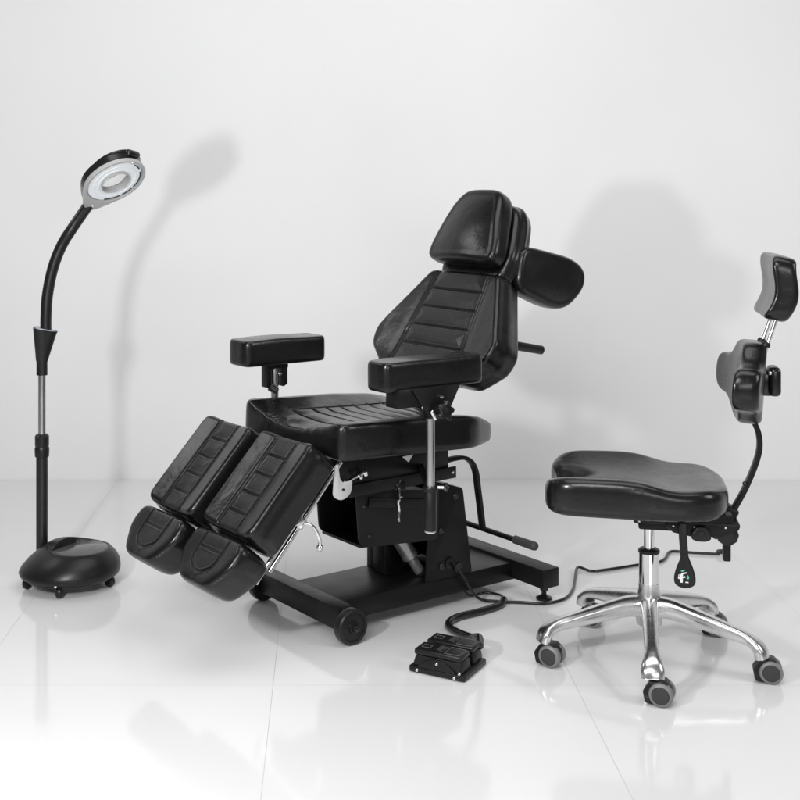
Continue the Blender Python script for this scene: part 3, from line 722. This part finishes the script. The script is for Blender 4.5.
# five-star base
b = MB()
armA = [a - ROT for a in (41, 113, 186, 257, 330)]
for a in armA:
    pth = catmull([(.02, 0, .150), (.06, 0, .152), (.13, 0, .138), (.20, 0, .122), (.255, 0, .109), (.284, 0, .097), (.299, 0, .080), (.303, 0, .063)], 8)
    n_ = len(pth); V = []; F = []; m_ = 20
    for i, p in enumerate(pth):
        t = i / (n_ - 1)
        tg = (pth[min(i + 1, n_ - 1)] - pth[max(i - 1, 0)]).normalized(); nrm = Vector((-tg.z, 0, tg.x)) ; nrm = nrm if nrm.z > 0 or t > .8 else nrm
        wd = .026 - .007 * math.sin(min(1, t / .6) * math.pi / 2) + .011 * (3 * (u_ := max(0, min(1, (t - .55) / .30))) ** 2 - 2 * u_ ** 3); hh_ = .030 - .016 * min(1, t / .65) + .004 * max(0, (t - .7) / .3)
        for k in range(m_):
            q = 2 * math.pi * k / m_; cq, sq = math.cos(q), math.sin(q)
            ww = wd * (abs(cq) ** .75) * (1 if cq > 0 else -1); vv = hh_ * (abs(sq) ** .75) * (1 if sq > 0 else -1)
            if sq < 0: vv *= 1.1
            V.append(p + Vector((0, 1, 0)) * ww + nrm * vv)
    for i in range(n_ - 1):
        for k in range(m_): F.append((i * m_ + k, i * m_ + (k + 1) % m_, (i + 1) * m_ + (k + 1) % m_, (i + 1) * m_ + k))
    F.append(tuple(range(m_))); F.append(tuple(reversed([(n_ - 1) * m_ + k for k in range(m_)])))
    b.add(V, F, 0, RZ(a))
b.lathe([(.026, .095), (.034, .10), (.036, .13), (.036, .165), (.032, .18), (.0285, .20), (.0285, .215)], 48, 0)
b.build('star_base', ALU, ST, 50)
b = MB(); b.cyl((0, 0, .2), (0, 0, .300), .0275, 0, 40); b.lathe([(.0285, .298), (.0295, .300), (.0295, .306), (.024, .310), (.015, .311)], 40, 1); b.build('column_cover', [CHROME, PLASTIC], ST)
b = MB(); b.cyl((0, 0, .30), (0, 0, .42), .0145, 0, 32); b.build('gas_lift', CHROME, ST)
# casters
def caster():
    b = MB(); b.cyl((0, 0, .045), (0, 0, .078), .010, 0, 20)
    hood = round_poly([(-.034, .004), (-.040, .034), (-.022, .060), (.014, .065), (.036, .042), (.016, .038), (.000, .02), (-.012, .004)], .012, 5)
    Mx = T(.018, 0, 0) @ Matrix(((1, 0, 0, 0), (0, 0, -1, 0), (0, 1, 0, 0), (0, 0, 0, 1)))
    b.prism(hood, -.022, .022, .004, 0, Mx)
    root = b.build('castor', PLASTIC, ST)
    for s in (-1, 1):
        w_ = MB(); M = T(.024, s * .016, .0305) @ RX(-90 * s) @ Matrix.Diagonal((1.11, 1.11, 1.05, 1))
        w_.lathe([(.006, -.008), (.0265, -.008), (.0275, -.005), (.0275, .006), (.0255, .0090), (.0205, .0108), (.0200, .009), (.006, .009)], 40, 0, M)
        tyre = w_.build('wheel', WHEELRING, root)
        w_ = MB(); w_.lathe([(.004, .0085), (.0200, .0100), (.0185, .0122), (.010, .0132), (.0001, .0135)], 32, 0, M)
        w_.build('wheel_cap', RUBBER, root)
    return root
c0 = caster()
spots = []
for i, (a, sw) in enumerate(zip(armA, (-20, -30, -35, -25, -15))):
    x, y = .300 * math.cos(R(a)), .300 * math.sin(R(a))
    if i == 0: c = c0
    else:
        c = c0.copy(); COL.objects.link(c); c.parent = ST
        for ch in c0.children:
            d = ch.copy(); COL.objects.link(d); d.parent = c
    c.location = (x, y, 0); c.rotation_euler = (0, 0, R(-ROT + sw))

# seat
sp = catmull([(-.232, -.050, 0), (-.248, -.120, 0), (-.212, -.190, 0), (-.10, -.205, 0), (.06, -.205, 0), (.18, -.178, 0), (.226, -.09, 0), (.232, 0, 0), (.226, .09, 0), (.18, .175, 0), (.06, .205, 0), (-.10, .205, 0), (-.198, .190, 0), (-.238, .120, 0), (-.222, .050, 0), (-.222, 0, 0)], 12, True)
def stool_top(x, y):
    a = np.abs(y)
    f = 1 / (1 + np.exp((x - .045) / .028))                                   # thigh ridges end two thirds of the way back
    h = .038 * np.clip(a / .185, 0, 1) ** 2 * (.12 + .88 * f)
    h += .010 * (1 / (1 + np.exp(-(x - .13) / .025)))                         # rear edge swells a little
    h -= .030 * np.exp(-((y - .01) / .040) ** 2) * np.clip((-x - .10) / .12, 0, 1)
    h -= .010 * np.clip((x - .15) / .08, 0, 1) ** 2
    return h
b = MB(); b.cushion([(p[0] * 1.02, p[1] * 1.02) for p in sp], 0.070, .034, .014, stool_top, 420, 70, .0, 0, T(-.03, .0, .435), centre=(-.03, 0), soft=.6)
b.build('seat', LEATHER2, ST, 60)
# mechanism
b = MB(); b.box((-.045, -.085, .400), (.215, .075, .434), .003)
b.box((-.03, -.045, .372), (.075, .045, .399), .006, 0, I4, 3)
b.prism(round_poly([(.035, .399), (.06, .380), (.105, .372), (.17, .374), (.23, .395), (.235, .412), (.05, .412)], .006, 3), -.03, .088, .003, 0, Matrix(((1, 0, 0, 0), (0, 0, -1, 0), (0, 1, 0, 0), (0, 0, 0, 1))))
mech = b.build('seat_mechanism', PAINT, ST)
for (x, y, z) in ((-.030, -.086, .407), (.060, -.0885, .400), (.115, -.0885, .400), (.195, -.0885, .402)):
    b = MB(); b.sphere((x, y, z), .0042, 0, u=10, v=6); b.build('bolt', CHROME, mech)
# paddle lever with a small printed mark
PM = T(.083, -.105, .428)
b = MB(); b.tube([PM @ Vector(p) for p in ((.0, .06, -.02), (0, .0, -.022), (.0, -.004, -.05), (.004, -.006, -.105))], 1, 0, flat=(.010, .021), up=(1, 0, 0))
tear = [(.0, -.095), (.010, -.098), (.016, -.112), (.025, -.135), (.031, -.160), (.028, -.178), (.012, -.187), (-.006, -.187), (-.022, -.178), (-.025, -.160), (-.019, -.135), (-.010, -.112), (-.006, -.098)]
MP = PM @ T(.002, -.006, 0) @ Matrix(((1, 0, 0, 0), (0, 0, -1, 0), (0, 1, 0, 0), (0, 0, 0, 1)))
b.prism([(p.x, p.y) for p in catmull([(x, y, 0) for x, y in tear], 5, True)], -.006, .007, .004, 0, MP, 3)
pd = b.build('height_lever', PLASTIC, ST)
b = MB()
b.prism([(-.009, -.172), (-.003, -.172), (-.003, -.160), (.004, -.158), (.003, -.154), (-.003, -.156), (-.002, -.149), (.008, -.146), (.008, -.143), (-.006, -.146), (-.011, -.155)], .0068, .0080, 0, 0, MP)
b.prism([(.004, -.172), (.012, -.172), (.012, -.169), (.004, -.169)], .0068, .0080, 0, 0, MP)
b.prism([(-.010, -.149), (-.013, -.155), (-.010, -.158), (-.012, -.163), (-.015, -.162), (-.014, -.152)], .0068, .0080, 0, 0, MP)
b.build('lever_mark', WHITEMARK, pd)
b = MB()
b.prism([(-.006, -.143), (.000, -.141), (.004, -.138), (-.002, -.138), (-.008, -.140)], .0068, .0080, 0, 0, MP)
b.prism([(.009, -.150), (.014, -.156), (.012, -.163), (.007, -.160), (.009, -.156)], .0068, .0080, 0, 0, MP)
b.build('lever_mark_leaf', GREENMARK, pd)
# tilt paddle
b = MB(); MQ = T(.131, -.100, .385) @ Matrix(((1, 0, 0, 0), (0, 0, -1, 0), (0, 1, 0, 0), (0, 0, 0, 1)))
b.prism(round_poly([(-.010, .020), (.010, .020), (.025, .002), (.026, -.014), (.010, -.020), (-.012, -.020), (-.026, -.014), (-.024, .002)], .008, 4), -.005, .008, .003, 0, MQ, 3)
b.prism([(.011 * math.cos(t * .785), .008 * math.sin(t * .785)) for t in range(8)], .008, .011, .001, 0, MQ)
b.box((.118, -.100, .39), (.144, -.03, .405), .003); b.build('tilt_lever', PLASTIC, ST)
# back bracket
b = MB(); MK = T(.202, -.055, .378) @ RX(90)
b.prism([(.030 * math.cos(2 * math.pi * k / 10), .030 * math.sin(2 * math.pi * k / 10)) for k in range(10)], .0, .020, .004, 0, MK, 2)
b.lathe([(.016, .02), (.016, .024), (.0001, .025)], 24, 0, MK)
b.build('tension_knob', PLASTIC, ST)
b = MB(); b.box((.165, -.045, .355), (.215, .040, .425), .010, 0, I4, 3)
b.box((.195, -.016, .315), (.215, .016, .39), .004, 0, T(.000, -.02, -.020))
b.box((-.020, -.026, -.022), (.018, .026, .026), .007, 0, T(.212, 0, .415) @ RY(28), 3)
b.build('back_bracket', PAINT, ST)
b = MB(); b.sphere((.176, -.047, .412), .008, 0, u=14, v=8); b.build('bolt', CHROME, ST)
bp = catmull([(.198, 0, .385), (.222, 0, .425), (.260, 0, .500), (.290, 0, .585), (.291, 0, .640), (.272, 0, .695), (.268, 0, .76), (.285, 0, .80)], 10)
b = MB(); b.tube(bp, 1, 0, flat=(.030, .014), up=(1, 0, 0)); b.build('back_bar', PAINT, ST)
b = MB(); b.sphere((.252, -.020, .508), .006, 0, u=12, v=8); b.cyl((.264, -.002, .508), (.252, -.018, .508), .004, 0); b.build('back_bar_pin', PAINTG, ST)
# lumbar pad: a winged cross of leather facing the sitter
tl = math.radians(4)
FLb = frame((.272, 0, .786), (0, -1, 0), (math.sin(tl), 0, math.cos(tl)), (-math.cos(tl), 0, math.sin(tl)))
wo = catmull([(0, .118, 0), (.060, .114, 0), (.098, .080, 0), (.135, .062, 0), (.188, .056, 0), (.208, .02, 0), (.205, -.035, 0), (.180, -.062, 0), (.125, -.070, 0), (.085, -.095, 0), (.050, -.118, 0), (0, -.124, 0),
              (-.050, -.118, 0), (-.085, -.095, 0), (-.125, -.070, 0), (-.180, -.062, 0), (-.205, -.035, 0), (-.208, .02, 0), (-.188, .056, 0), (-.135, .062, 0), (-.098, .080, 0), (-.060, .114, 0)], 10, True)
b = MB(); b.cushion([(p.x, p.y * .93) for p in wo], .062, .020, .016, lambda x, y: .006 * np.cos(y * 12), 420, 50, .005, 0, FLb @ T(0, 0, -.030), centre=(0, 0), soft=.55,
                   skew=lambda V: np.c_[V[:, 0], V[:, 1], V[:, 2] + .9 * V[:, 0] ** 2])
b.build('lumbar_pad', LEATHER2, ST, 60)
b = MB(); b.box((.312, -.045, .750), (.345, .025, .830), .013, 0, I4, 4); b.box((.28, -.03, .75), (.33, .03, .82), .004)
bk = b.build('backrest_clamp', PAINTG, ST)
b = MB(); b.sphere((.314, -.045, .815), .006, 0, u=12, v=8); b.build('bolt', CHROME, bk)
# headrest and its two posts
for y in (-.045, .045):
    b = MB(); b.cyl((.298, y, .86), (.335, y, .975), .0055, 0, 20); b.lathe([(.011, 0), (.012, .003), (.010, .012), (.006, .014)], 20, 1, T(.303, y, .886) @ RY(14)); b.build('headrest_post', [CHROME, PLASTIC], ST)
th_ = math.radians(12)
FHd = frame((.335, 0, 1.045), (0, -1, 0), (math.sin(th_), 0, math.cos(th_)), (-math.cos(th_), 0, math.sin(th_)))
hp = round_poly([(-.125, -.085), (.125, -.085), (.130, .088), (-.130, .088)], .030, 8)
b = MB(); b.cushion(hp, .062, .018, .016, None, 320, 40, .004, 0, FHd @ T(0, 0, -.038), centre=(0, 0), soft=.5,
                   skew=lambda V: np.c_[V[:, 0], V[:, 1], V[:, 2] + .012 * np.cos(V[:, 1] / .085 * 2.6 + .6) * -1 + .35 * V[:, 0] ** 2])
b.build('headrest', LEATHER2, ST, 60)
